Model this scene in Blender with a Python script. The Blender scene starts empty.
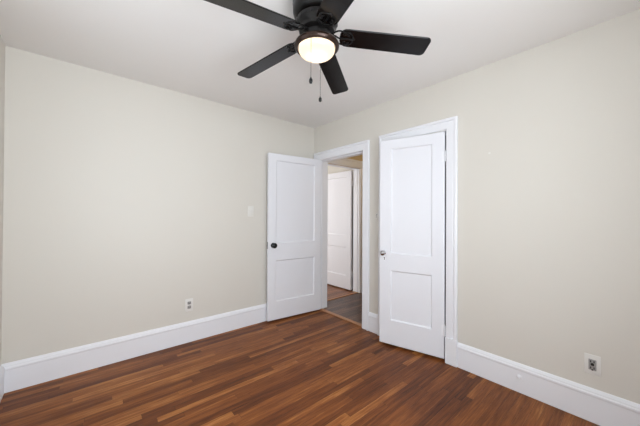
import bpy, bmesh, math, random
from mathutils import Vector, Matrix
R = math.radians
random.seed(7)
scene = bpy.context.scene
C = scene.collection

# ------------------------------------------------------------ camera
CAM = Vector((-2.3908, -2.9218, 1.2617))
YAW, PITCH, ROLL = 0.8623, 0.0064, 0.0055
cd = bpy.data.cameras.new('camera')
cd.sensor_width = 36.0
cd.lens = 277.35 / 640 * 36
cd.clip_start = 0.02
cam = bpy.data.objects.new('camera', cd)
C.objects.link(cam)
fwd = Vector((math.cos(YAW) * math.cos(PITCH), math.sin(YAW) * math.cos(PITCH), math.sin(PITCH)))
rgt = Vector((math.sin(YAW), -math.cos(YAW), 0))
upv = rgt.cross(fwd)
cx = math.cos(ROLL) * rgt + math.sin(ROLL) * upv
cy = -math.sin(ROLL) * rgt + math.cos(ROLL) * upv
M3 = Matrix((cx, cy, -fwd)).transposed()
cam.matrix_world = Matrix.Translation(CAM) @ M3.to_4x4()
scene.camera = cam

# ------------------------------------------------------------ world, daylight, exposure
scene.view_settings.view_transform = 'Standard'
scene.view_settings.look = 'None'
scene.view_settings.gamma = 1.0
scene.view_settings.exposure = 0.12
w = bpy.data.worlds.new('sky')
scene.world = w
w.use_nodes = True
w.node_tree.nodes['Background'].inputs['Color'].default_value = (0.75, 0.87, 1.0, 1)
w.node_tree.nodes['Background'].inputs['Strength'].default_value = 1.2


def area(name, loc, rot, sx, sy, power, col):
    d = bpy.data.lights.new(name, 'AREA')
    d.shape = 'RECTANGLE'
    d.size, d.size_y = sx, sy
    d.energy = power
    d.color = col
    o = bpy.data.objects.new(name, d)
    o.location = loc
    o.rotation_euler = rot
    C.objects.link(o)
    return o


# daylight coming in through the windows of the room (behind the camera) and of the far room
area('daylight_south_window', (-1.9, -3.56, 1.45), (R(106), 0, 0), 1.25, 1.4, 68, (0.90, 0.955, 1.0))
area('daylight_west_window', (-3.02, -1.55, 1.45), (0, R(-106), 0), 1.4, 1.05, 9, (0.90, 0.955, 1.0))
area('daylight_far_room', (-1.52, 1.2, 1.45), (0, R(-90), 0), 1.4, 1.1, 46, (1.0, 0.97, 0.94))

# ------------------------------------------------------------ dimensions
H = 2.44
XW, YS = -2.812, -3.36          # west and south wall faces
TB = 0.14                       # east wall thickness


# ------------------------------------------------------------ materials
def mat(name, col, rough=0.5, metal=0.0, spec=0.5, coat=0.0):
    m = bpy.data.materials.new(name)
    m.use_nodes = True
    b = m.node_tree.nodes['Principled BSDF']
    b.inputs['Base Color'].default_value = (*col, 1)
    b.inputs['Roughness'].default_value = rough
    b.inputs['Metallic'].default_value = metal
    b.inputs['Specular IOR Level'].default_value = spec
    b.inputs['Coat Weight'].default_value = coat
    return m


def lin(*c):
    return tuple(((v / 255) / 12.92 if v / 255 <= 0.04045 else ((v / 255 + 0.055) / 1.055) ** 2.4) for v in c)


def painted(name, col, rough, spec, scale, dist, var=0.015, bscale=None):
    """paint with a faint roller texture and slight tonal variation"""
    m = mat(name, col, rough, 0, spec)
    nt = m.node_tree
    b = nt.nodes['Principled BSDF']
    tc = nt.nodes.new('ShaderNodeTexCoord')
    n = nt.nodes.new('ShaderNodeTexNoise')
    n.inputs['Scale'].default_value = scale
    n.inputs['Detail'].default_value = 3
    nt.links.new(tc.outputs['Object'], n.inputs['Vector'])
    bp = nt.nodes.new('ShaderNodeBump')
    bp.inputs['Strength'].default_value = 0.25
    bp.inputs['Distance'].default_value = dist
    nt.links.new(n.outputs['Fac'], bp.inputs['Height'])
    nt.links.new(bp.outputs['Normal'], b.inputs['Normal'])
    n2 = nt.nodes.new('ShaderNodeTexNoise')
    n2.inputs['Scale'].default_value = 1.3
    n2.inputs['Detail'].default_value = 2
    nt.links.new(tc.outputs['Object'], n2.inputs['Vector'])
    mx = nt.nodes.new('ShaderNodeMix')
    mx.data_type = 'RGBA'
    mx.inputs[6].default_value = (*[c * (1 - var) for c in col], 1)
    mx.inputs[7].default_value = (*[min(1, c * (1 + var)) for c in col], 1)
    nt.links.new(n2.outputs['Fac'], mx.inputs[0])
    nt.links.new(mx.outputs[2], b.inputs['Base Color'])
    return m


def wood_floor(name, cols, width=0.057, length=0.85, rough=0.32, spec=0.4):
    """strip flooring: boards run along x, random length, tone and grain per board"""
    m = mat(name, cols[1], rough, 0, spec)
    nt = m.node_tree
    N, L = nt.nodes.new, nt.links.new
    b = nt.nodes['Principled BSDF']
    tc = N('ShaderNodeTexCoord')
    sep = N('ShaderNodeSeparateXYZ')
    L(tc.outputs['Object'], sep.inputs[0])

    def mth(op, a, bb=None):
        n = N('ShaderNodeMath')
        n.operation = op
        for i, v in enumerate((a, bb)):
            if v is None:
                continue
            if isinstance(v, (int, float)):
                n.inputs[i].default_value = v
            else:
                L(v, n.inputs[i])
        return n.outputs[0]
    ys = mth('DIVIDE', sep.outputs['Y'], width)
    row = mth('FLOOR', ys)
    fy = mth('FRACT', ys)
    wn = N('ShaderNodeTexWhiteNoise')
    wn.noise_dimensions = '1D'
    L(row, wn.inputs['W'])
    ln = mth('MULTIPLY', mth('ADD', mth('MULTIPLY', wn.outputs['Value'], 0.9), 0.65), length)
    off = mth('MULTIPLY', wn.outputs['Value'], 37.7)
    xs = mth('ADD', mth('DIVIDE', sep.outputs['X'], ln), off)
    px = mth('FLOOR', xs)
    fx = mth('FRACT', xs)
    cmb = N('ShaderNodeCombineXYZ')
    L(px, cmb.inputs[0])
    L(row, cmb.inputs[1])
    pn = N('ShaderNodeTexWhiteNoise')
    pn.noise_dimensions = '2D'
    L(cmb.outputs[0], pn.inputs['Vector'])
    # grain coordinates: stretched along the board and shifted per board
    sv = N('ShaderNodeCombineXYZ')
    L(mth('ADD', mth('MULTIPLY', sep.outputs['X'], 2.4), mth('MULTIPLY', pn.outputs['Value'], 50)), sv.inputs[0])
    L(mth('MULTIPLY', sep.outputs['Y'], 42), sv.inputs[1])
    g = N('ShaderNodeTexNoise')
    g.inputs['Scale'].default_value = 1.0
    g.inputs['Detail'].default_value = 6
    g.inputs['Roughness'].default_value = 0.65
    g.inputs['Distortion'].default_value = 0.6
    L(sv.outputs[0], g.inputs['Vector'])
    sv2 = N('ShaderNodeCombineXYZ')
    L(mth('MULTIPLY', sep.outputs['X'], 9), sv2.inputs[0])
    L(mth('MULTIPLY', sep.outputs['Y'], 190), sv2.inputs[1])
    g2 = N('ShaderNodeTexNoise')
    g2.inputs['Scale'].default_value = 1.0
    g2.inputs['Detail'].default_value = 3
    L(sv2.outputs[0], g2.inputs['Vector'])
    # large scale wear / stain
    g3 = N('ShaderNodeTexNoise')
    g3.inputs['Scale'].default_value = 1.1
    g3.inputs['Detail'].default_value = 4
    L(tc.outputs['Object'], g3.inputs['Vector'])
    f = mth('ADD', mth('MULTIPLY', pn.outputs['Value'], 0.52), mth('MULTIPLY', mth('SUBTRACT', g.outputs['Fac'], 0.5), 1.1))
    f = mth('ADD', f, mth('MULTIPLY', mth('SUBTRACT', g2.outputs['Fac'], 0.5), 0.55))
    f = mth('ADD', f, mth('MULTIPLY', mth('SUBTRACT', g3.outputs['Fac'], 0.5), 0.6))
    f = mth('ADD', f, 0.25)
    cr = N('ShaderNodeValToRGB')
    e = cr.color_ramp.elements
    e[0].position, e[0].color = 0.0, (*cols[0], 1)
    e[1].position, e[1].color = 1.0, (*cols[3], 1)
    for p, c in ((0.38, cols[1]), (0.68, cols[2])):
        k = e.new(p)
        k.color = (*c, 1)
    L(f, cr.inputs[0])
    # knots
    vo = N('ShaderNodeTexVoronoi')
    vo.inputs['Scale'].default_value = 1.0
    sv3 = N('ShaderNodeCombineXYZ')
    L(mth('MULTIPLY', sep.outputs['X'], 2.1), sv3.inputs[0])
    L(mth('MULTIPLY', sep.outputs['Y'], 3.3), sv3.inputs[1])
    L(sv3.outputs[0], vo.inputs['Vector'])
    kn = mth('SMOOTH_MIN', mth('DIVIDE', vo.outputs['Distance'], 0.045), 1.0)
    # seams
    sy = mth('MINIMUM', fy, mth('SUBTRACT', 1.0, fy))
    seam = mth('LESS_THAN', sy, 0.018)
    sx_ = mth('LESS_THAN', mth('MULTIPLY', fx, ln), 0.0022)
    sm = mth('MAXIMUM', seam, sx_)
    dark = mth('MULTIPLY', mth('SUBTRACT', 1.0, mth('MULTIPLY', sm, 0.5)),
               mth('ADD', 0.45, mth('MULTIPLY', mth('MINIMUM', kn, 1.0), 0.55)))
    mx = N('ShaderNodeMix')
    mx.data_type = 'RGBA'
    mx.blend_type = 'MULTIPLY'
    mx.inputs[0].default_value = 1.0
    L(cr.outputs[0], mx.inputs[6])
    cc = N('ShaderNodeCombineColor')
    for i in range(3):
        L(dark, cc.inputs[i])
    L(cc.outputs[0], mx.inputs[7])
    L(mx.outputs[2], b.inputs['Base Color'])
    L(mth('ADD', rough - 0.05, mth('MULTIPLY', g3.outputs['Fac'], 0.14)), b.inputs['Roughness'])
    bp = N('ShaderNodeBump')
    bp.inputs['Strength'].default_value = 0.35
    bp.inputs['Distance'].default_value = 0.0012
    L(mth('SUBTRACT', mth('MULTIPLY', g2.outputs['Fac'], 0.25), sm), bp.inputs['Height'])
    L(bp.outputs['Normal'], b.inputs['Normal'])
    return m


M = {}
M['wall'] = painted('cream_wall_paint', lin(222, 218, 210), 0.5, 0.35, 140, 0.0012)
M['ceiling'] = painted('ceiling_paint', lin(243, 241, 239), 0.8, 0.2, 160, 0.001)
M['hall'] = painted('hall_wall_paint', lin(208, 186, 146), 0.6, 0.3, 140, 0.001)
M['trim'] = painted('white_gloss_trim', lin(243, 244, 249), 0.32, 0.5, 60, 0.0006, 0.008)
M['door'] = painted('white_gloss_door', lin(238, 239, 245), 0.35, 0.5, 50, 0.0006, 0.008)
M['floor'] = wood_floor('stained_oak_strip', (lin(62, 28, 12), lin(110, 60, 28), lin(144, 86, 42), lin(194, 132, 74)), width=0.048, length=0.9, rough=0.4, spec=0.22)
M['floor_hall'] = wood_floor('dark_hall_strip', (lin(54, 36, 27), lin(86, 60, 46), lin(114, 82, 64), lin(140, 108, 88)), width=0.046, rough=0.28)
M['floor_far'] = wood_floor('far_room_strip', (lin(80, 46, 28), lin(118, 72, 44), lin(146, 94, 60), lin(170, 115, 76)))
M['oak'] = painted('oak_threshold', lin(176, 126, 88), 0.4, 0.4, 40, 0.0006, 0.1)
M['plate'] = mat('white_plastic_plate', lin(232, 230, 226), 0.35)
M['cream_plate'] = mat('cream_plastic_plate', lin(232, 230, 224), 0.4)
M['grey_plastic'] = mat('grey_plastic', lin(160, 158, 156), 0.4)
M['slot'] = mat('dark_slot', lin(32, 30, 30), 0.5)
M['black_metal'] = mat('black_metal', lin(18, 17, 19), 0.28, 0.3)
M['bronze'] = mat('dark_bronze_metal', lin(15, 13, 13), 0.36, 0.2, 0.4)
M['ring'] = mat('bronze_ring', lin(50, 34, 27), 0.3, 0.6)
M['chrome'] = mat('chrome_metal', lin(205, 205, 210), 0.15, 1.0)
M['steel'] = mat('brushed_steel', lin(150, 150, 152), 0.35, 1.0)
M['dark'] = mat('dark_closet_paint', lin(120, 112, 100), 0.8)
M['winframe'] = mat('window_paint', lin(236, 236, 236), 0.4)


def blade_mat():
    m = mat('black_wood_blade', lin(12, 11, 12), 0.22, 0, 0.34)
    nt = m.node_tree
    b = nt.nodes['Principled BSDF']
    tc = nt.nodes.new('ShaderNodeTexCoord')
    mp = nt.nodes.new('ShaderNodeMapping')
    mp.inputs['Scale'].default_value = (6, 120, 6)
    n = nt.nodes.new('ShaderNodeTexNoise')
    n.inputs['Scale'].default_value = 1
    n.inputs['Detail'].default_value = 4
    cr = nt.nodes.new('ShaderNodeValToRGB')
    cr.color_ramp.elements[0].color = (*lin(8, 7, 8), 1)
    cr.color_ramp.elements[1].color = (*lin(17, 14, 14), 1)
    nt.links.new(tc.outputs['Object'], mp.inputs[0])
    nt.links.new(mp.outputs[0], n.inputs['Vector'])
    nt.links.new(n.outputs['Fac'], cr.inputs[0])
    nt.links.new(cr.outputs[0], b.inputs['Base Color'])
    return m


M['blade'] = blade_mat()


def globe_mat():
    m = bpy.data.materials.new('frosted_glass_globe')
    m.use_nodes = True
    nt = m.node_tree
    nt.nodes.clear()
    out = nt.nodes.new('ShaderNodeOutputMaterial')
    tr = nt.nodes.new('ShaderNodeBsdfTranslucent')
    tr.inputs[0].default_value = (1.0, 0.93, 0.82, 1)
    em = nt.nodes.new('ShaderNodeEmission')
    em.inputs[0].default_value = (1.0, 0.74, 0.5, 1)
    em.inputs[1].default_value = 0.3
    gl = nt.nodes.new('ShaderNodeBsdfGlossy')
    gl.inputs['Roughness'].default_value = 0.2
    a = nt.nodes.new('ShaderNodeAddShader')
    mx = nt.nodes.new('ShaderNodeMixShader')
    mx.inputs[0].default_value = 0.05
    nt.links.new(tr.outputs[0], mx.inputs[1])
    nt.links.new(gl.outputs[0], mx.inputs[2])
    nt.links.new(mx.outputs[0], a.inputs[0])
    nt.links.new(em.outputs[0], a.inputs[1])
    nt.links.new(a.outputs[0], out.inputs[0])
    return m


M['globe'] = globe_mat()


def window_glass():
    m = bpy.data.materials.new('window_glass')
    m.use_nodes = True
    nt = m.node_tree
    nt.nodes.clear()
    out = nt.nodes.new('ShaderNodeOutputMaterial')
    tr = nt.nodes.new('ShaderNodeBsdfTransparent')
    gl = nt.nodes.new('ShaderNodeBsdfGlossy')
    gl.inputs['Roughness'].default_value = 0.02
    mx = nt.nodes.new('ShaderNodeMixShader')
    mx.inputs[0].default_value = 0.06
    nt.links.new(tr.outputs[0], mx.inputs[1])
    nt.links.new(gl.outputs[0], mx.inputs[2])
    nt.links.new(mx.outputs[0], out.inputs[0])
    return m


M['glass'] = window_glass()
lg = mat('hall_fill_glow', (0.9, 0.8, 0.65), 0.4)  # glowing surface of the added hall fill light
lg.node_tree.nodes['Principled BSDF'].inputs['Emission Color'].default_value = (1.0, 0.87, 0.68, 1)
lg.node_tree.nodes['Principled BSDF'].inputs['Emission Strength'].default_value = 12.0
M['fill_glow'] = lg


# ------------------------------------------------------------ mesh helpers
def box(bm, x0, x1, y0, y1, z0, z1, bevel=0.0):
    vs = [bm.verts.new((x, y, z)) for x in (x0, x1) for y in (y0, y1) for z in (z0, z1)]
    fs = [bm.faces.new([vs[i] for i in f]) for f in
          ((0, 1, 3, 2), (4, 6, 7, 5), (0, 4, 5, 1), (2, 3, 7, 6), (0, 2, 6, 4), (1, 5, 7, 3))]
    if bevel:
        es = list({e for f in fs for e in f.edges})
        bmesh.ops.bevel(bm, geom=es, offset=bevel, segments=2, affect='EDGES', profile=0.5)


def lathe(bm, prof, seg=48, center=(0, 0, 0), axis='z', close=True):
    """prof: list of (radius, height). revolve about the axis through center."""
    rings = []
    c = Vector(center)

    def P(r, h, a):
        x, y = r * math.cos(a), r * math.sin(a)
        if axis == 'z':
            return c + Vector((x, y, h))
        if axis == 'y':
            return c + Vector((x, h, y))
        return c + Vector((h, x, y))
    for r, h in prof:
        if r < 1e-6:
            rings.append([bm.verts.new(P(0, h, 0))])
        else:
            rings.append([bm.verts.new(P(r, h, 2 * math.pi * i / seg)) for i in range(seg)])
    for a, b in zip(rings, rings[1:]):
        for i in range(seg):
            j = (i + 1) % seg
            if len(a) == 1 and len(b) == 1:
                continue
            if len(a) == 1:
                bm.faces.new((a[0], b[i], b[j]))
            elif len(b) == 1:
                bm.faces.new((a[i], b[0], a[j]))
            else:
                bm.faces.new((a[i], b[i], b[j], a[j]))


def tube(bm, pts, r, seg=8, caps=True):
    pts = [Vector(p) for p in pts]
    rings = []
    for k, p in enumerate(pts):
        d = (pts[min(k + 1, len(pts) - 1)] - pts[max(k - 1, 0)]).normalized()
        u = d.cross(Vector((0, 0, 1)))
        if u.length < 1e-3:
            u = d.cross(Vector((1, 0, 0)))
        u.normalize()
        v = d.cross(u)
        rr = r[k] if isinstance(r, (list, tuple)) else r
        rings.append([bm.verts.new(p + rr * (math.cos(t) * u + math.sin(t) * v)) for t in
                      [2 * math.pi * i / seg for i in range(seg)]])
    for a, b in zip(rings, rings[1:]):
        for i in range(seg):
            j = (i + 1) % seg
            bm.faces.new((a[i], b[i], b[j], a[j]))
    if caps:
        bm.faces.new(rings[0][::-1])
        bm.faces.new(rings[-1])


def extrude_profile(bm, prof, path_pts):
    """prof points given per path station as lists of Vectors: station -> list of 3D points (same count)."""
    rings = [[bm.verts.new(p) for p in st] for st in path_pts]
    n = len(rings[0])
    for a, b in zip(rings, rings[1:]):
        for i in range(n):
            j = (i + 1) % n
            bm.faces.new((a[i], b[i], b[j], a[j]))
    bm.faces.new(rings[0][::-1])
    bm.faces.new(rings[-1])


def obj(name, bm, m, parent=None, smooth=False, loc=None, rot=None):
    bmesh.ops.recalc_face_normals(bm, faces=bm.faces)
    me = bpy.data.meshes.new(name)
    bm.to_mesh(me)
    bm.free()
    me.materials.append(m)
    if smooth:
        for p in me.polygons:
            p.use_smooth = True
        me.set_sharp_from_angle(angle=R(38))
    o = bpy.data.objects.new(name, me)
    C.objects.link(o)
    if parent is not None:
        o.parent = parent
    if loc is not None:
        o.location = loc
    if rot is not None:
        o.rotation_euler = rot
    return o


def tag(o, label, cat, group=None, kind=None):
    o['label'] = label
    o['category'] = cat
    if group:
        o['group'] = group
    if kind:
        o['kind'] = kind
    return o


def thing(name, label, cat, loc=(0, 0, 0), rotz=0, group=None, kind=None):
    o = bpy.data.objects.new(name, None)
    o.empty_display_size = 0.1
    C.objects.link(o)
    o.location = loc
    o.rotation_euler = (0, 0, rotz)
    return tag(o, label, cat, group, kind)


def struct(name, bm, m, label, cat, smooth=False):
    return tag(obj(name, bm, m, None, smooth), label, cat, kind='structure')


# ------------------------------------------------------------ room shell
# north wall (the long cream wall beside the open door)
bm = bmesh.new()
box(bm, XW - 0.15, TB, 0.0, 0.19, 0, H)
struct('wall_north', bm, M['wall'], 'long cream wall with the light switch and one outlet', 'wall')

# hall side of the partition with the far doorway
D2L, D2R, D2T = 0.25, 1.01, 2.01
bm = bmesh.new()
box(bm, TB, D2L, 0.07, 0.19, 0, H)
box(bm, D2R, 1.6, 0.07, 0.19, 0, H)
box(bm, D2L, D2R, 0.07, 0.19, D2T, H)
struct('wall_hall_north', bm, M['hall'], 'tan hall wall above the far doorway', 'wall')

# east wall with the two doorways
D1N, D1S, D1T = -0.115, -0.872, 1.99      # hall doorway
CN, CS, CT = -1.2, -1.812, 2.0            # closet doorway
bm = bmesh.new()
box(bm, 0, TB, D1N, 0.0, 0, H)
box(bm, 0, TB, CN, D1S, 0, H)
box(bm, 0, TB, YS - 0.15, CS, 0, H)
box(bm, 0, TB, D1S, D1N, D1T, H)
box(bm, 0, TB, CS, CN, CT, H)
struct('wall_east', bm, M['wall'], 'cream wall with the hall doorway and the narrow closet door', 'wall')

# west wall with window opening, south wall with window opening
WW = (-2.1, -1.0, 0.78, 2.12)    # y0 y1 z0 z1
bm = bmesh.new()
x0, x1 = XW - 0.15, XW
box(bm, x0, x1, WW[1], 0.0, 0, H)
box(bm, x0, x1, YS - 0.15, WW[0], 0, H)
box(bm, x0, x1, WW[0], WW[1], 0, WW[2])
box(bm, x0, x1, WW[0], WW[1], WW[3], H)
struct('wall_west', bm, M['wall'], 'cream wall at the very edge of the view beside the long wall', 'wall')
SW = (-2.55, -1.25, 0.78, 2.12)
bm = bmesh.new()
y0, y1 = YS - 0.15, YS
box(bm, XW, SW[0], y0, y1, 0, H)
box(bm, SW[1], 0, y0, y1, 0, H)
box(bm, SW[0], SW[1], y0, y1, 0, SW[2])
box(bm, SW[0], SW[1], y0, y1, SW[3], H)
struct('wall_south', bm, M['wall'], 'cream wall behind the viewer with a window', 'wall')

# hall, closet and far room
bm = bmesh.new()
box(bm, 1.35, 1.6, -1.1, 0.07, 0, H)
struct('wall_hall_east', bm, M['hall'], 'tan hall wall opposite the open doorway', 'wall')
bm = bmesh.new()
box(bm, TB, 1.35, -1.16, -1.08, 0, H)
struct('wall_hall_south', bm, M['hall'], 'tan wall closing the end of the hall', 'wall')
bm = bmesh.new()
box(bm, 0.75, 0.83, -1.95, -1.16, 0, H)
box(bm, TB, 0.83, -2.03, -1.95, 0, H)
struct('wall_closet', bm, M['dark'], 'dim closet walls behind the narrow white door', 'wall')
bm = bmesh.new()
box(bm, 1.13, 1.75, 0.19, 2.6, 0, H)
struct('wall_far_east', bm, M['wall'], 'cream wall of the far room behind its door', 'wall')
bm = bmesh.new()
box(bm, -1.55, 1.75, 2.6, 2.75, 0, H)
struct('wall_far_north', bm, M['wall'], 'cream end wall of the far room', 'wall')
FW = (0.65, 1.75, 0.78, 2.12)
bm = bmesh.new()
x0, x1 = -1.45, -1.3
box(bm, x0, x1, 0.19, FW[0], 0, H)
box(bm, x0, x1, FW[1], 2.6, 0, H)
box(bm, x0, x1, FW[0], FW[1], 0, FW[2])
box(bm, x0, x1, FW[0], FW[1], FW[3], H)
struct('wall_far_west', bm, M['wall'], 'cream window wall of the far room', 'wall')

bm = bmesh.new()
box(bm, XW - 0.15, 0.02, YS - 0.15, 0.0, -0.12, 0)
box(bm, 0.02, TB, CS, CN, -0.12, 0)
box(bm, TB, 0.83, -2.03, -1.16, -0.12, 0)
struct('floor', bm, M['floor'], 'dark stained oak strip floor of the bedroom', 'floor')
bm = bmesh.new()
box(bm, 0.02, 1.6, -1.16, 0.1, -0.12, 0)
struct('floor_hall', bm, M['floor_hall'], 'dark grey brown wood floor of the small hall', 'floor')
bm = bmesh.new()
box(bm, -1.45, 1.75, 0.1, 2.75, -0.12, 0)
struct('floor_far_room', bm, M['floor_far'], 'mid brown wood floor beyond the far doorway', 'floor')
bm = bmesh.new()
box(bm, XW - 0.15, 1.75, YS - 0.15, 2.75, H, H + 0.12)
struct('ceiling', bm, M['ceiling'], 'plain off white ceiling', 'ceiling')


# ------------------------------------------------------------ baseboards
BH = 0.205
BASE = [(0, 0.003), (0.017, 0.003), (0.017, 0.158), (0.0205, 0.162), (0.0215, 0.170), (0.0205, 0.177), (0.017, 0.181),
        (0.0155, 0.190), (0.010, 0.199), (0.006, BH), (0, BH)]


def baseboard(name, p0, p1, n, label):
    """p0,p1 on the wall face; n = inward normal"""
    p0, p1, n = Vector((*p0, 0)), Vector((*p1, 0)), Vector((*n, 0))
    bm = bmesh.new()
    extrude_profile(bm, None, [[p + n * t + Vector((0, 0, z)) for t, z in BASE] for p in (p0, p1)])
    return struct(name, bm, M['trim'], label, 'baseboard')


baseboard('baseboard_north', (XW, 0), (-0.001, 0), (0, -1), 'tall white baseboard along the wall with the light switch')
baseboard('baseboard_east', (0, YS), (0, -1.913), (-1, 0), 'tall white baseboard right of the closet door')
baseboard('baseboard_doorway', (0, -1.098), (0, -0.972), (-1, 0), 'short white baseboard between the two doorways')
baseboard('baseboard_west', (XW, YS), (XW, -0.022), (1, 0), 'white baseboard at the edge of the view')
baseboard('baseboard_south', (XW + 0.022, YS), (-0.022, YS), (0, 1), 'white baseboard behind the viewer')
baseboard('baseboard_hall', (1.35, -1.08), (1.35, 0.05), (-1, 0), 'white baseboard of the hall')
baseboard('baseboard_far_room', (1.13, 0.22), (1.13, 2.6), (-1, 0), 'white baseboard of the far room')


# ------------------------------------------------------------ door casings with jambs
CPROF = [(0.004, 0), (0.004, 0.014), (0.010, 0.0175), (0.060, 0.0175), (0.064, 0.0150), (0.069, 0.0150), (0.072, 0.023), (0.078, 0.026),
         (0.090, 0.026), (0.096, 0.022), (0.096, 0)]


def casing_mesh(bm, e0, e1, top, base, n, along, ztop_extra=0.0, side=1.0):
    """U shaped mitred casing round an opening. e0<e1 along the wall axis; base: point on wall face at axis 0; n: out of wall"""
    base, n, along = Vector(base), Vector(n), Vector(along)

    def st(fn):
        return [fn(o, t) for o, t in CPROF]
    Z = Vector((0, 0, 1))
    extrude_profile(bm, None, [
        st(lambda o, t: base + along * (e0 - o * side) + n * t + Z * 0.002),
        st(lambda o, t: base + along * (e0 - o * side) + n * t + Z * (top + o * (1 + ztop_extra))),
        st(lambda o, t: base + along * (e1 + o * side) + n * t + Z * (top + o * (1 + ztop_extra))),
        st(lambda o, t: base + along * (e1 + o * side) + n * t + Z * 0.002)])


# hall doorway
bm = bmesh.new()
casing_mesh(bm, D1S, D1N, D1T - 0.008, (0, 0, 0), (-1, 0, 0), (0, 1, 0), 0.1)
casing_mesh(bm, D1S, D1N, D1T - 0.008, (TB, 0, 0), (1, 0, 0), (0, 1, 0))
JT = 0.004
box(bm, 0.0, TB, D1N - JT, D1N, 0.012, D1T)
box(bm, 0.0, TB, D1S, D1S + JT, 0.012, D1T)
box(bm, 0.0, TB, D1S + JT, D1N - JT, D1T - JT, D1T)
# stops
box(bm, 0.04, 0.075, D1N - 0.014, D1N - JT, 0.012, D1T - JT)
box(bm, 0.04, 0.075, D1S + JT, D1S + 0.014, 0.012, D1T - JT)
box(bm, 0.04, 0.075, D1S + 0.014, D1N - 0.014, D1T - 0.014, D1T - JT)
struct('trim_1', bm, M['trim'], 'white casing of the open hall doorway', 'door casing')

# closet doorway, with plinth block
bm = bmesh.new()
casing_mesh(bm, CS, CN, CT, (0, 0, 0), (-1, 0, 0), (0, 1, 0))
box(bm, 0.0, TB, CN - JT, CN, 0.002, CT)
box(bm, 0.0, TB, CS, CS + JT, 0.002, CT)
box(bm, 0.0, TB, CS + JT, CN - JT, CT - JT, CT)
box(bm, 0.04, 0.075, CN - 0.014, CN - JT, 0.002, CT - JT)
box(bm, 0.04, 0.075, CS + JT, CS + 0.014, 0.002, CT - JT)
box(bm, 0.04, 0.075, CS + 0.014, CN - 0.014, CT - 0.014, CT - JT)
box(bm, -0.030, -0.001, CS - 0.1, CS - 0.003, 0.002, 0.222, 0.003)
box(bm, -0.030, -0.001, CN + 0.003, CN + 0.1, 0.002, 0.222, 0.003)
struct('trim_2', bm, M['trim'], 'white casing with base blocks round the closet door', 'door casing')

# far doorway in the hall
bm = bmesh.new()
casing_mesh(bm, D2L, D2R, D2T, (0, 0.07, 0), (0, -1, 0), (1, 0, 0), 0.3, 1.45)
casing_mesh(bm, D2L, D2R, D2T, (0, 0.19, 0), (0, 1, 0), (1, 0, 0))
box(bm, D2L, D2L + JT, 0.07, 0.19, 0.012, D2T)
box(bm, D2R - JT, D2R, 0.07, 0.19, 0.012, D2T)
box(bm, D2L + JT, D2R - JT, 0.07, 0.19, D2T - JT, D2T)
box(bm, D2R - 0.014, D2R - JT, 0.10, 0.135, 0.012, D2T - JT)
box(bm, D2L + JT, D2L + 0.014, 0.10, 0.135, 0.012, D2T - JT)
struct('trim_3', bm, M['trim'], 'white casing of the far doorway seen through the hall', 'door casing')

# oak thresholds
bm = bmesh.new()
box(bm, 0.008, 0.062, D1S + JT + 0.001, D1N - JT - 0.001, 0, 0.009, 0.003)
struct('trim_4', bm, M['oak'], 'light oak threshold strip of the near doorway', 'threshold')
bm = bmesh.new()
box(bm, D2L + JT + 0.001, D2R - JT - 0.001, 0.085, 0.13, 0, 0.009, 0.003)
struct('trim_5', bm, M['oak'], 'light oak threshold strip of the far doorway', 'threshold')


# ------------------------------------------------------------ doors
def door_leaf(bm, W, z0, z1, T, stile0, stile1, cuts):
    """two-panel door. local x 0..W from the hinge, y 0..T. cuts=(lower panel z0,z1, upper panel z0,z1)"""
    xs = [0, stile0, W - stile1, W]
    zs = [z0, cuts[0], cuts[1], cuts[2], cuts[3], z1]
    for y, s in ((0.0, 1), (T, -1)):
        for i in range(3):
            for j in range(5):
                a, b, c, d = xs[i], xs[i + 1], zs[j], zs[j + 1]
                q = [(a, c), (b, c), (b, d), (a, d)]
                if i == 1 and j in (1, 3):
                    prev = [bm.verts.new((x, y, z)) for x, z in q]
                    for ins, dep in ((0.003, 0.004), (0.009, 0.012), (0.012, 0.0135)):
                        nq = [(a + ins, c + ins), (b - ins, c + ins), (b - ins, d - ins), (a + ins, d - ins)]
                        cur = [bm.verts.new((x, y + s * dep, z)) for x, z in nq]
                        for k in range(4):
                            bm.faces.new((prev[k], prev[(k + 1) % 4], cur[(k + 1) % 4], cur[k]))
                        prev = cur
                    bm.faces.new(prev)
                else:
                    bm.faces.new([bm.verts.new((x, y, z)) for x, z in q])
    for x in (0, W):
        for j in range(5):
            bm.faces.new([bm.verts.new(p) for p in ((x, 0, zs[j]), (x, T, zs[j]), (x, T, zs[j + 1]), (x, 0, zs[j + 1]))])
    for z in (z0, z1):
        for i in range(3):
            bm.faces.new([bm.verts.new(p) for p in ((xs[i], 0, z), (xs[i + 1], 0, z), (xs[i + 1], T, z), (xs[i], T, z))])
    bmesh.ops.remove_doubles(bm, verts=bm.verts, dist=1e-5)
    bmesh.ops.recalc_face_normals(bm, faces=bm.faces)
    es = [e for e in bm.edges if len(e.link_faces) == 2 and e.calc_face_angle() > 1.2 and
          all((abs(v.co.x) < 1e-6 or abs(v.co.x - W) < 1e-6 or abs(v.co.z - z0) < 1e-6 or abs(v.co.z - z1) < 1e-6) for v in e.verts)]
    bmesh.ops.bevel(bm, geom=es, offset=0.002, segments=1, affect='EDGES')


KNOB = [(0.0, 0.0), (0.026, 0.0), (0.027, 0.004), (0.019, 0.007), (0.0095, 0.009), (0.009, 0.020), (0.014, 0.024), (0.024, 0.030),
        (0.028, 0.038), (0.0265, 0.047), (0.019, 0.053), (0.0, 0.055)]


def knob(parent, m, x, y, z, s, scale=1.0, depth=1.0):
    bm = bmesh.new()
    lathe(bm, [(r * scale, s * h * scale * depth) for r, h in KNOB], 28, (x, y, z), 'y')
    o = obj('knob', bm, m, parent, True)
    return o


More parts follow.
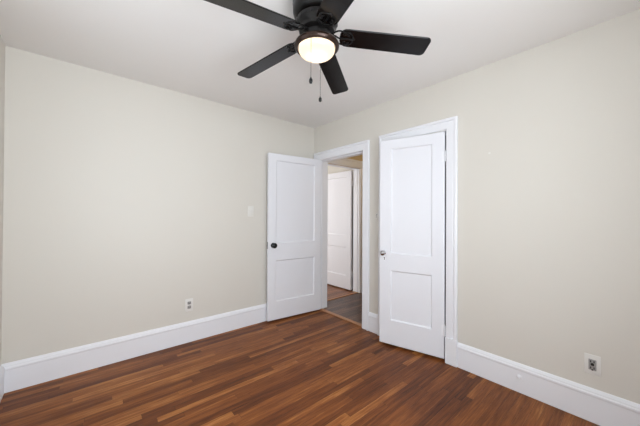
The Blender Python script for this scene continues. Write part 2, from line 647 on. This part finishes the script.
def hinge(parent, z, yface, s, m):
    """butt hinge: knuckle barrel at the pin plus a leaf screwed on the door face edge"""
    bm = bmesh.new()
    for k in range(5):
        lathe(bm, [(0, k * 0.018 + 0.0005), (0.0075, k * 0.018 + 0.0005), (0.0075, k * 0.018 + 0.0175), (0, k * 0.018 + 0.0175)], 14,
              (-0.004, yface + s * 0.0085, z - 0.045))
    lathe(bm, [(0, 0.09), (0.0045, 0.09), (0.005, 0.096), (0, 0.1)], 12, (-0.004, yface + s * 0.0085, z - 0.045))
    box(bm, -0.002, 0.024, min(yface, yface + s * 0.003), max(yface, yface + s * 0.003), z - 0.044, z + 0.044)
    return obj('hinge', bm, m, parent, True)


# bedroom door, swung open towards the long wall
T = 0.035
th1 = R(174.4)
d1 = thing('door_1', 'open white two panel door with black knob standing near the long wall', 'door', (-0.004, D1N - 0.006, 0), th1, kind='structure')
bm = bmesh.new()
door_leaf(bm, 0.745, 0.02, 1.985, T, 0.095, 0.098, (0.232, 0.718, 0.922, 1.905))
obj('door_slab', bm, M['door'], d1)
k1 = knob(d1, M['black_metal'], 0.683, T, 0.90, 1, 1.12)
k1['label'] = 'round black knob'
k2 = knob(d1, M['black_metal'], 0.683, 0.0, 0.90, -1, 0.8, 0.7)
k2['label'] = 'round black knob on the wall side'
bm = bmesh.new()
box(bm, 0.7445, 0.7465, 0.006, T - 0.006, 0.86, 0.94)
box(bm, 0.7465, 0.7525, 0.012, T - 0.012, 0.888, 0.912, 0.001)
lp = obj('latch_plate', bm, M['steel'], d1)
lp['label'] = 'dark metal latch plate'
for z in (0.28, 1.75):
    hinge(d1, z, 0.0, -1, M['trim'])

# closet door, slightly ajar
thc = R(105.6)
d2 = thing('door_2', 'narrow white two panel closet door standing slightly ajar', 'door', (-0.003, CS + 0.014, 0), thc, kind='structure')
bm = bmesh.new()
bl = bmesh.new()
door_leaf(bl, 0.592, 0.02, 1.99, T, 0.103, 0.11, (0.25, 0.73, 0.892, 1.9))
for v in bl.verts:
    v.co.y -= T
obj('door_slab', bl, M['door'], d2)
bm.free()
bm = bmesh.new()
lathe(bm, [(0, 0), (0.021, 0), (0.021, 0.003), (0.012, 0.006), (0.008, 0.008), (0.008, 0.02), (0.015, 0.024)], 24, (0.548, 0, 0.896), 'y')
ks = obj('knob_rose', bm, M['chrome'], d2, True)
ks['label'] = 'chrome knob rose'
bm = bmesh.new()
lathe(bm, [(0.0, 0.02), (0.014, 0.022), (0.022, 0.029), (0.0255, 0.037), (0.024, 0.045), (0.017, 0.052), (0.009, 0.055), (0, 0.0555)], 12, (0.548, 0, 0.896), 'y')
kg = obj('knob', bm, M['chrome'], d2)
kg['label'] = 'faceted silver knob'
bm = bmesh.new()
lathe(bm, [(0, 0), (0.013, 0), (0.012, 0.0025), (0, 0.003)], 20, (0.542, 0, 0.835), 'y')
for v in bm.verts:
    v.co.z = 0.835 + (v.co.z - 0.835) * 1.7
es = obj('escutcheon', bm, M['trim'], d2, True)
bm = bmesh.new()
lathe(bm, [(0, 0.002), (0.005, 0.002), (0.005, 0.0036), (0, 0.0036)], 16, (0.542, 0, 0.848), 'y')
box(bm, 0.5395, 0.5445, 0.002, 0.0034, 0.826, 0.848)
kh = obj('keyhole', bm, M['slot'], es)
kh['label'] = 'dark keyhole'
for z in (0.265, 1.775):
    hinge(d2, z, 0.0, 1, M['trim'])
bm = bmesh.new()
box(bm, 0.5915, 0.5932, -T + 0.006, -0.006, 0.84, 0.93)
obj('latch_plate', bm, M['steel'], d2)

# door of the far room, opened square into that room
d3 = thing('door_3', 'white two panel door seen open through the hall doorway', 'door', (D2R - 0.001, 0.222, 0), R(90), kind='structure')
bm = bmesh.new()
door_leaf(bm, 0.745, 0.02, 1.998, T, 0.1, 0.1, (0.24, 0.72, 0.92, 1.905))
for v in bm.verts:
    v.co.x += 0.004
obj('door_slab', bm, M['door'], d3)
knob(d3, M['chrome'], 0.69, T, 0.90, 1)
for z in (0.285, 1.785):
    bm = bmesh.new()
    for k in range(5):
        lathe(bm, [(0, k * 0.018 + 0.0005), (0.006, k * 0.018 + 0.0005), (0.006, k * 0.018 + 0.0175), (0, k * 0.018 + 0.0175)], 12,
              (-0.003, -0.0015, z - 0.045))
    box(bm, 0.0015, 0.0042, 0.0, T - 0.003, z - 0.044, z + 0.044)
    box(bm, -0.003, 0.0016, 0.006, T - 0.0, z - 0.044, z + 0.044)
    obj('hinge', bm, M['trim'], d3, True)


# ------------------------------------------------------------ windows (behind the camera and in the far room)
def window(name, c0, c1, z0, z1, at, axis, label):
    """axis 'x': the window lies in a wall running along x at y=at. c0..c1 span."""
    root = thing(name, label, 'window', (0, 0, 0), kind='structure')

    def bx(bm, a, b, d0, d1, e, f, bev=0.0):
        if axis == 'x':
            box(bm, a, b, at + d0, at + d1, e, f, bev)
        else:
            box(bm, at + d0, at + d1, a, b, e, f, bev)
    bm = bmesh.new()
    f = 0.04
    bx(bm, c0, c0 + f, -0.07, 0.07, z0, z1)
    bx(bm, c1 - f, c1, -0.07, 0.07, z0, z1)
    bx(bm, c0 + f, c1 - f, -0.07, 0.07, z1 - f, z1)
    bx(bm, c0 + f, c1 - f, -0.07, 0.07, z0, z0 + f)
    obj('frame', bm, M['winframe'], root)
    zm = (z0 + z1) / 2
    for d0, d1, a, b in ((-0.035, 0.0, z0 + f, zm + 0.02), (0.001, 0.036, zm - 0.02, z1 - f)):
        bm = bmesh.new()
        s = 0.038
        bx(bm, c0 + f, c0 + f + s, d0, d1, a, b)
        bx(bm, c1 - f - s, c1 - f, d0, d1, a, b)
        bx(bm, c0 + f + s, c1 - f - s, d0, d1, a, a + s)
        bx(bm, c0 + f + s, c1 - f - s, d0, d1, b - s, b)
        sash = obj('sash', bm, M['winframe'], root)
        bm = bmesh.new()
        dm = (d0 + d1) / 2
        bx(bm, c0 + f + s, c1 - f - s, dm - 0.002, dm + 0.002, a + s, b - s)
        obj('pane', bm, M['glass'], sash)
    return root


window('window_1', SW[0], SW[1], SW[2], SW[3], YS - 0.075, 'x', 'white sash window behind the viewer')
window('window_2', WW[0], WW[1], WW[2], WW[3], XW - 0.075, 'y', 'white sash window beside the viewer')
window('window_3', FW[0], FW[1], FW[2], FW[3], -1.375, 'y', 'white sash window of the far room')


# ------------------------------------------------------------ ceiling fan
FX, FY = -1.4467, -1.7859
ZB = 2.2235          # blade axes meet here; the blades droop slightly outward
DROOP = R(5.3)
fan = thing('ceiling_fan', 'black five blade ceiling fan with lit round frosted globe and pull chains', 'ceiling fan', (FX, FY, H))
bm = bmesh.new()
lathe(bm, [(0, 0), (0.122, 0), (0.128, -0.004), (0.130, -0.012), (0.1275, -0.018), (0.129, -0.026), (0.130, -0.06), (0.1275, -0.066), (0.129, -0.072),
           (0.128, -0.100), (0.124, -0.116), (0.116, -0.128), (0.104, -0.136), (0, -0.137)], 56)
obj('housing', bm, M['bronze'], fan, True)
bm = bmesh.new()
lathe(bm, [(0, -0.135), (0.100, -0.137), (0.108, -0.143), (0.110, -0.158), (0.107, -0.172), (0.098, -0.184), (0.094, -0.192), (0.094, -0.206), (0.086, -0.212),
           (0.074, -0.216), (0.074, -0.256), (0, -0.256)], 56)
# cooling vents on the motor body
mo = obj('motor', bm, M['bronze'], fan, True)
bm = bmesh.new()
for k in range(20):
    a = 2 * math.pi * k / 20
    m4 = Matrix.Rotation(a, 4, 'Z')
    n0 = len(bm.verts)
    box(bm, 0.1065, 0.1115, -0.007, 0.007, -0.166, -0.148, 0.001)
    bm.verts.ensure_lookup_table()
    for v in bm.verts[n0:]:
        v.co = m4 @ v.co
mv = obj('vent', bm, M['black_metal'], mo)
# light fitter ring
ZR = -0.274
bm = bmesh.new()
lathe(bm, [(0, ZR + 0.022), (0.074, ZR + 0.022), (0.086, ZR + 0.019), (0.104, ZR + 0.013), (0.116, ZR + 0.005), (0.1205, ZR - 0.004), (0.119, ZR - 0.012),
           (0.111, ZR - 0.020), (0.102, ZR - 0.021), (0.098, ZR - 0.014), (0.092, ZR + 0.004), (0, ZR + 0.006)], 64)
lr = obj('light_ring', bm, M['ring'], fan, True)
lr['label'] = 'dark bronze ring round the globe'
# frosted globe
bm = bmesh.new()
gp = [(0.0945, ZR - 0.006), (0.0960, ZR - 0.018), (0.0960, ZR - 0.026)]
for i in range(1, 13):
    t = i / 12 * math.pi / 2
    gp.append((0.0960 * math.cos(t) ** 0.85 if i < 12 else 0.0, ZR - 0.026 - 0.042 * math.sin(t)))
lathe(bm, gp, 64)
gl = obj('glass_globe', bm, M['globe'], fan, True)
gl['label'] = 'glowing frosted glass globe'
pl = bpy.data.lights.new('fan_bulb', 'POINT')
pl.energy = 0.24
pl.color = (1.0, 0.90, 0.76)
pl.shadow_soft_size = 0.014
plo = bpy.data.objects.new('fan_bulb', pl)
C.objects.link(plo)
plo.parent = fan
plo.location = (0, 0, ZR - 0.036)


# blades
def blade_mesh():
    bm = bmesh.new()
    r0, r1 = 0.122, 0.603
    pts = []
    # outline in (along, across); +across is the trailing side
    n = 10
    w0, w1 = 0.056, 0.060
    # rounded root
    for i in range(n + 1):
        t = math.pi / 2 + math.pi * i / n
        c, s = math.cos(t), math.sin(t)
        pts.append((r0 + 0.045 + 0.045 * math.copysign(abs(c) ** 0.8, c), w0 * math.copysign(abs(s) ** 0.8, s)))
    # towards the tip on the - side
    rc = 0.025

    def corner(ccx, ccy, a0, a1):
        for i in range(7):
            t = a0 + (a1 - a0) * i / 6
            pts.append((ccx + rc * math.cos(t), ccy + rc * math.sin(t)))
    corner(r1 - 0.002 - rc, -w1 + rc, -math.pi / 2, 0.05)
    corner(r1 - 0.006 - rc, w1 - rc, 0.05, math.pi / 2)
    th = 0.0035
    top = [bm.verts.new((x, y, th)) for x, y in pts]
    bot = [bm.verts.new((x, y, -th)) for x, y in pts]
    bm.faces.new(top)
    bm.faces.new(bot[::-1])
    for i in range(len(pts)):
        j = (i + 1) % len(pts)
        bm.faces.new((top[i], top[j], bot[j], bot[i]))
    bmesh.ops.recalc_face_normals(bm, faces=bm.faces)
    es = [e for e in bm.edges if len(e.link_faces) == 2 and e.calc_face_angle() > 1.2]
    bmesh.ops.bevel(bm, geom=es, offset=0.0012, segments=1, affect='EDGES')
    return bm


def iron_mesh():
    """ornamental blade bracket in blade local space (blade plane z=0, hub at x=0), hub end higher"""
    bm = bmesh.new()
    zu = 0.012          # height of the motor flange above the blade plane
    box(bm, 0.060, 0.092, -0.018, 0.018, zu - 0.006, zu, 0.0015)
    for s in (-1, 1):
        pts = []
        for i in range(15):
            t = i / 14
            x = 0.084 + 0.090 * t
            y = s * (0.010 + 0.026 * math.sin(math.pi * min(1, t * 1.05)) + 0.012 * t)
            z = zu - 0.004 - (zu + 0.003) * (0.5 - 0.5 * math.cos(math.pi * min(1, t * 1.15)))
            pts.append((x, y, z))
        tube(bm, pts, 0.004, 8)
        pts = []
        for i in range(18):
            a = i / 17 * 1.7 * math.pi
            rr = 0.015 - 0.010 * i / 17
            pts.append((0.150 + rr * math.cos(a), s * 0.027 + s * rr * math.sin(a), -0.0045))
        tube(bm, pts, 0.0025, 6)
    tube(bm, [(0.084, 0, zu - 0.004), (0.100, 0, zu - 0.006), (0.112, 0, -0.002), (0.122, 0, -0.006), (0.200, 0, -0.005)], 0.004, 8)
    # crescent pad under the blade root with screws
    pts = []
    for i in range(17):
        a = R(-105) + R(210) * i / 16
        pts.append((0.160 + 0.036 * math.cos(a), 0.042 * math.sin(a), -0.0045))
    tube(bm, pts, 0.003, 8)
    for x, y in ((0.200, 0.0), (0.172, 0.039), (0.172, -0.039)):
        lathe(bm, [(0, -0.0085), (0.004, -0.008), (0.0055, -0.006), (0.006, -0.0035), (0, -0.0035)], 14, (x, y, 0))
    return bm


PH = 32.6
TILT = R(10.9)
bm_b = obj('blade', blade_mesh(), M['blade'], fan, False, (0, 0, ZB - H), (-TILT, DROOP, R(PH)))
# order Z then X tilt about the blade's own axis
bm_i = obj('blade_bracket', iron_mesh(), M['bronze'], bm_b, True)
for k in range(1, 5):
    b = bm_b.copy()
    C.objects.link(b)
    b.parent = fan
    b.rotation_euler = (-TILT, DROOP, R(PH + 72 * k))
    i = bm_i.copy()
    C.objects.link(i)
    i.parent = b


# pull chains
def chain(ang, r, ztop, length):
    x, y = r * math.cos(ang), r * math.sin(ang)
    bm = bmesh.new()
    tube(bm, [(0.082 * math.cos(ang), 0.082 * math.sin(ang), ztop + 0.012), (x * 0.985, y * 0.985, ztop + 0.004), (x, y, ztop - 0.01), (x, y, ztop - length)], 0.0009, 6)
    nb = int(length / 0.006)
    for q in range(nb):
        bmesh.ops.create_icosphere(bm, subdivisions=1, radius=0.0017, matrix=Matrix.Translation((x, y, ztop - 0.01 - q * 0.006)))
    ch = obj('pull_chain', bm, M['ring'], fan)
    bm = bmesh.new()
    lathe(bm, [(0, 0.004), (0.003, 0.003), (0.004, -0.002), (0.0085, -0.008), (0.009, -0.020), (0.0065, -0.027), (0, -0.029)], 16, (x, y, ztop - length))
    pd = obj('pendant', bm, M['black_metal'], ch, True)
    return ch


CHAIN_NEAR = math.atan2(CAM.y - FY, CAM.x - FX)
chain(CHAIN_NEAR - R(13), 0.1245, ZR - 0.008, 0.225)
chain(CHAIN_NEAR + R(180) - R(10), 0.1245, ZR - 0.008, 0.215)


# added fill light, unseen beyond the door head, brightening the hall walls
hl = thing('added_hall_fill', 'added unseen fill light on the hall ceiling behind the doorway', 'fill light', (0.95, -0.62, H))
bm = bmesh.new()
lathe(bm, [(0, 0), (0.13, 0), (0.135, -0.012), (0.125, -0.022), (0.118, -0.02), (0, -0.02)], 40)
obj('fill_base', bm, M['plate'], hl, True)
bm = bmesh.new()
lathe(bm, [(0.118, -0.021)] + [(0.117 * math.cos(i / 10 * math.pi / 2), -0.022 - 0.06 * math.sin(i / 10 * math.pi / 2)) for i in range(11)], 40)
obj('fill_dome', bm, M['fill_glow'], hl, True)

# ------------------------------------------------------------ outlets, switch, small fittings
def wall_plate(name, label, cat, loc, rotz, w, h, m, receptacle=True, ins=None):
    """local: wall plane y=0, room side -y"""
    root = thing(name, label, cat, loc, rotz)
    bm = bmesh.new()
    box(bm, -w / 2, w / 2, -0.006, 0, -h / 2, h / 2, 0.002)
    obj('cover_plate', bm, m, root, True)
    return root


def add_part(root, name, m, fn, smooth=False, label=None):
    bm = bmesh.new()
    fn(bm)
    o = obj(name, bm, m, root, smooth)
    if label:
        o['label'] = label
    return o


def duplex(root, face_m, slot_m, s=1.0):
    for z in (-0.021, 0.021):
        f = add_part(root, 'receptacle', face_m, lambda bm: box(bm, -0.0165 * s, 0.0165 * s, -0.009, -0.005, z - 0.0145, z + 0.0145, 0.003), True)

        def slots(bm):
            box(bm, -0.009, -0.0055, -0.0096, -0.008, z - 0.004, z + 0.007)
            box(bm, 0.0055, 0.009, -0.0096, -0.008, z - 0.004, z + 0.007)
            lathe(bm, [(0, -0.0096), (0.0035, -0.0096), (0.0035, -0.008), (0, -0.008)], 14, (0, 0, z - 0.0085), 'y')
        add_part(f, 'slot', slot_m, slots)
    add_part(root, 'screw', M['steel'], lambda bm: lathe(bm, [(0, -0.0078), (0.0025, -0.0075), (0.0035, -0.0055), (0, -0.005)], 12, (0, 0, 0), 'y'), True)


oa = wall_plate('wall_outlet', 'white outlet with grey sockets on the long wall above the baseboard', 'outlet', (-1.583, 0, 0.365), 0, 0.074, 0.122, M['plate'])
duplex(oa, M['grey_plastic'], M['slot'])
ob_ = wall_plate('wall_outlet', 'white outlet with dark worn socket on the wall right of the closet door', 'outlet', (0, -2.716, 0.350), R(-90), 0.073, 0.120, M['plate'])


def insert(bm):
    box(bm, -0.0175, 0.0175, -0.0085, -0.005, -0.033, 0.033, 0.002)


fi = add_part(ob_, 'receptacle', M['grey_plastic'], insert, True, 'grey socket insert')


def dark_slots(bm):
    for z in (-0.019, 0.019):
        box(bm, -0.010, -0.005, -0.0095, -0.008, z - 0.006, z + 0.007)
        box(bm, 0.005, 0.010, -0.0095, -0.008, z - 0.006, z + 0.007)
        lathe(bm, [(0, -0.0095), (0.0045, -0.0095), (0.0045, -0.008), (0, -0.008)], 14, (0, 0, z - 0.011), 'y')
    box(bm, -0.008, 0.008, -0.0095, -0.008, -0.005, 0.009)


add_part(fi, 'slot', M['slot'], dark_slots)

sw = wall_plate('light_switch', 'cream light switch on the long wall beside the open door', 'light switch', (-0.932, 0, 1.297), 0, 0.074, 0.122, M['cream_plate'])


def toggle(bm):
    box(bm, -0.0055, 0.0055, -0.0085, -0.005, -0.0125, 0.0125, 0.001)
    n0 = len(bm.verts)
    box(bm, -0.004, 0.004, -0.017, -0.006, -0.002, 0.009, 0.0015)


add_part(sw, 'toggle', M['cream_plate'], toggle, True)
for z in (-0.042, 0.042):
    add_part(sw, 'screw', M['cream_plate'], lambda bm: lathe(bm, [(0, -0.0075), (0.0025, -0.0072), (0.0033, -0.0055), (0, -0.005)], 12, (0, 0, z), 'y'), True)

# small stub of a door stop on the right baseboard
bm = bmesh.new()
lathe(bm, [(0, 0.0), (0.014, 0.0), (0.014, -0.004), (0.009, -0.008), (0.008, -0.016), (0.010, -0.022), (0.007, -0.027), (0, -0.028)], 20, (-0.0165, -2.343, 0.115), 'x')
tag(obj('door_stop', bm, M['trim'], None, True), 'small white round door stop on the baseboard below the blank wall', 'door stop')

# small white latch hook on the strip of wall between the doorways
lh = thing('latch_hook', 'tiny white hook on the wall strip between the two doorways', 'hook', (0, -1.074, 1.252), R(-90))
add_part(lh, 'back_plate', M['plate'], lambda bm: box(bm, -0.007, 0.007, -0.004, 0, -0.034, 0.034, 0.0015), True)
add_part(lh, 'hook', M['steel'], lambda bm: tube(bm, [(0, -0.003, 0.018), (0, -0.016, 0.016), (0, -0.022, 0.006), (0, -0.018, -0.010), (0, -0.020, -0.02)], 0.0028, 8), True)

# painted over picture nail on the blank wall
bm = bmesh.new()
lathe(bm, [(0, 0), (0.005, 0), (0.004, -0.004), (0.008, -0.005), (0.008, -0.007), (0, -0.008)], 16, (0, -2.147, 1.745), 'x')
tag(obj('wall_nail', bm, M['cream_plate'], None, True), 'small white nail head high on the blank wall beside the closet door', 'nail')
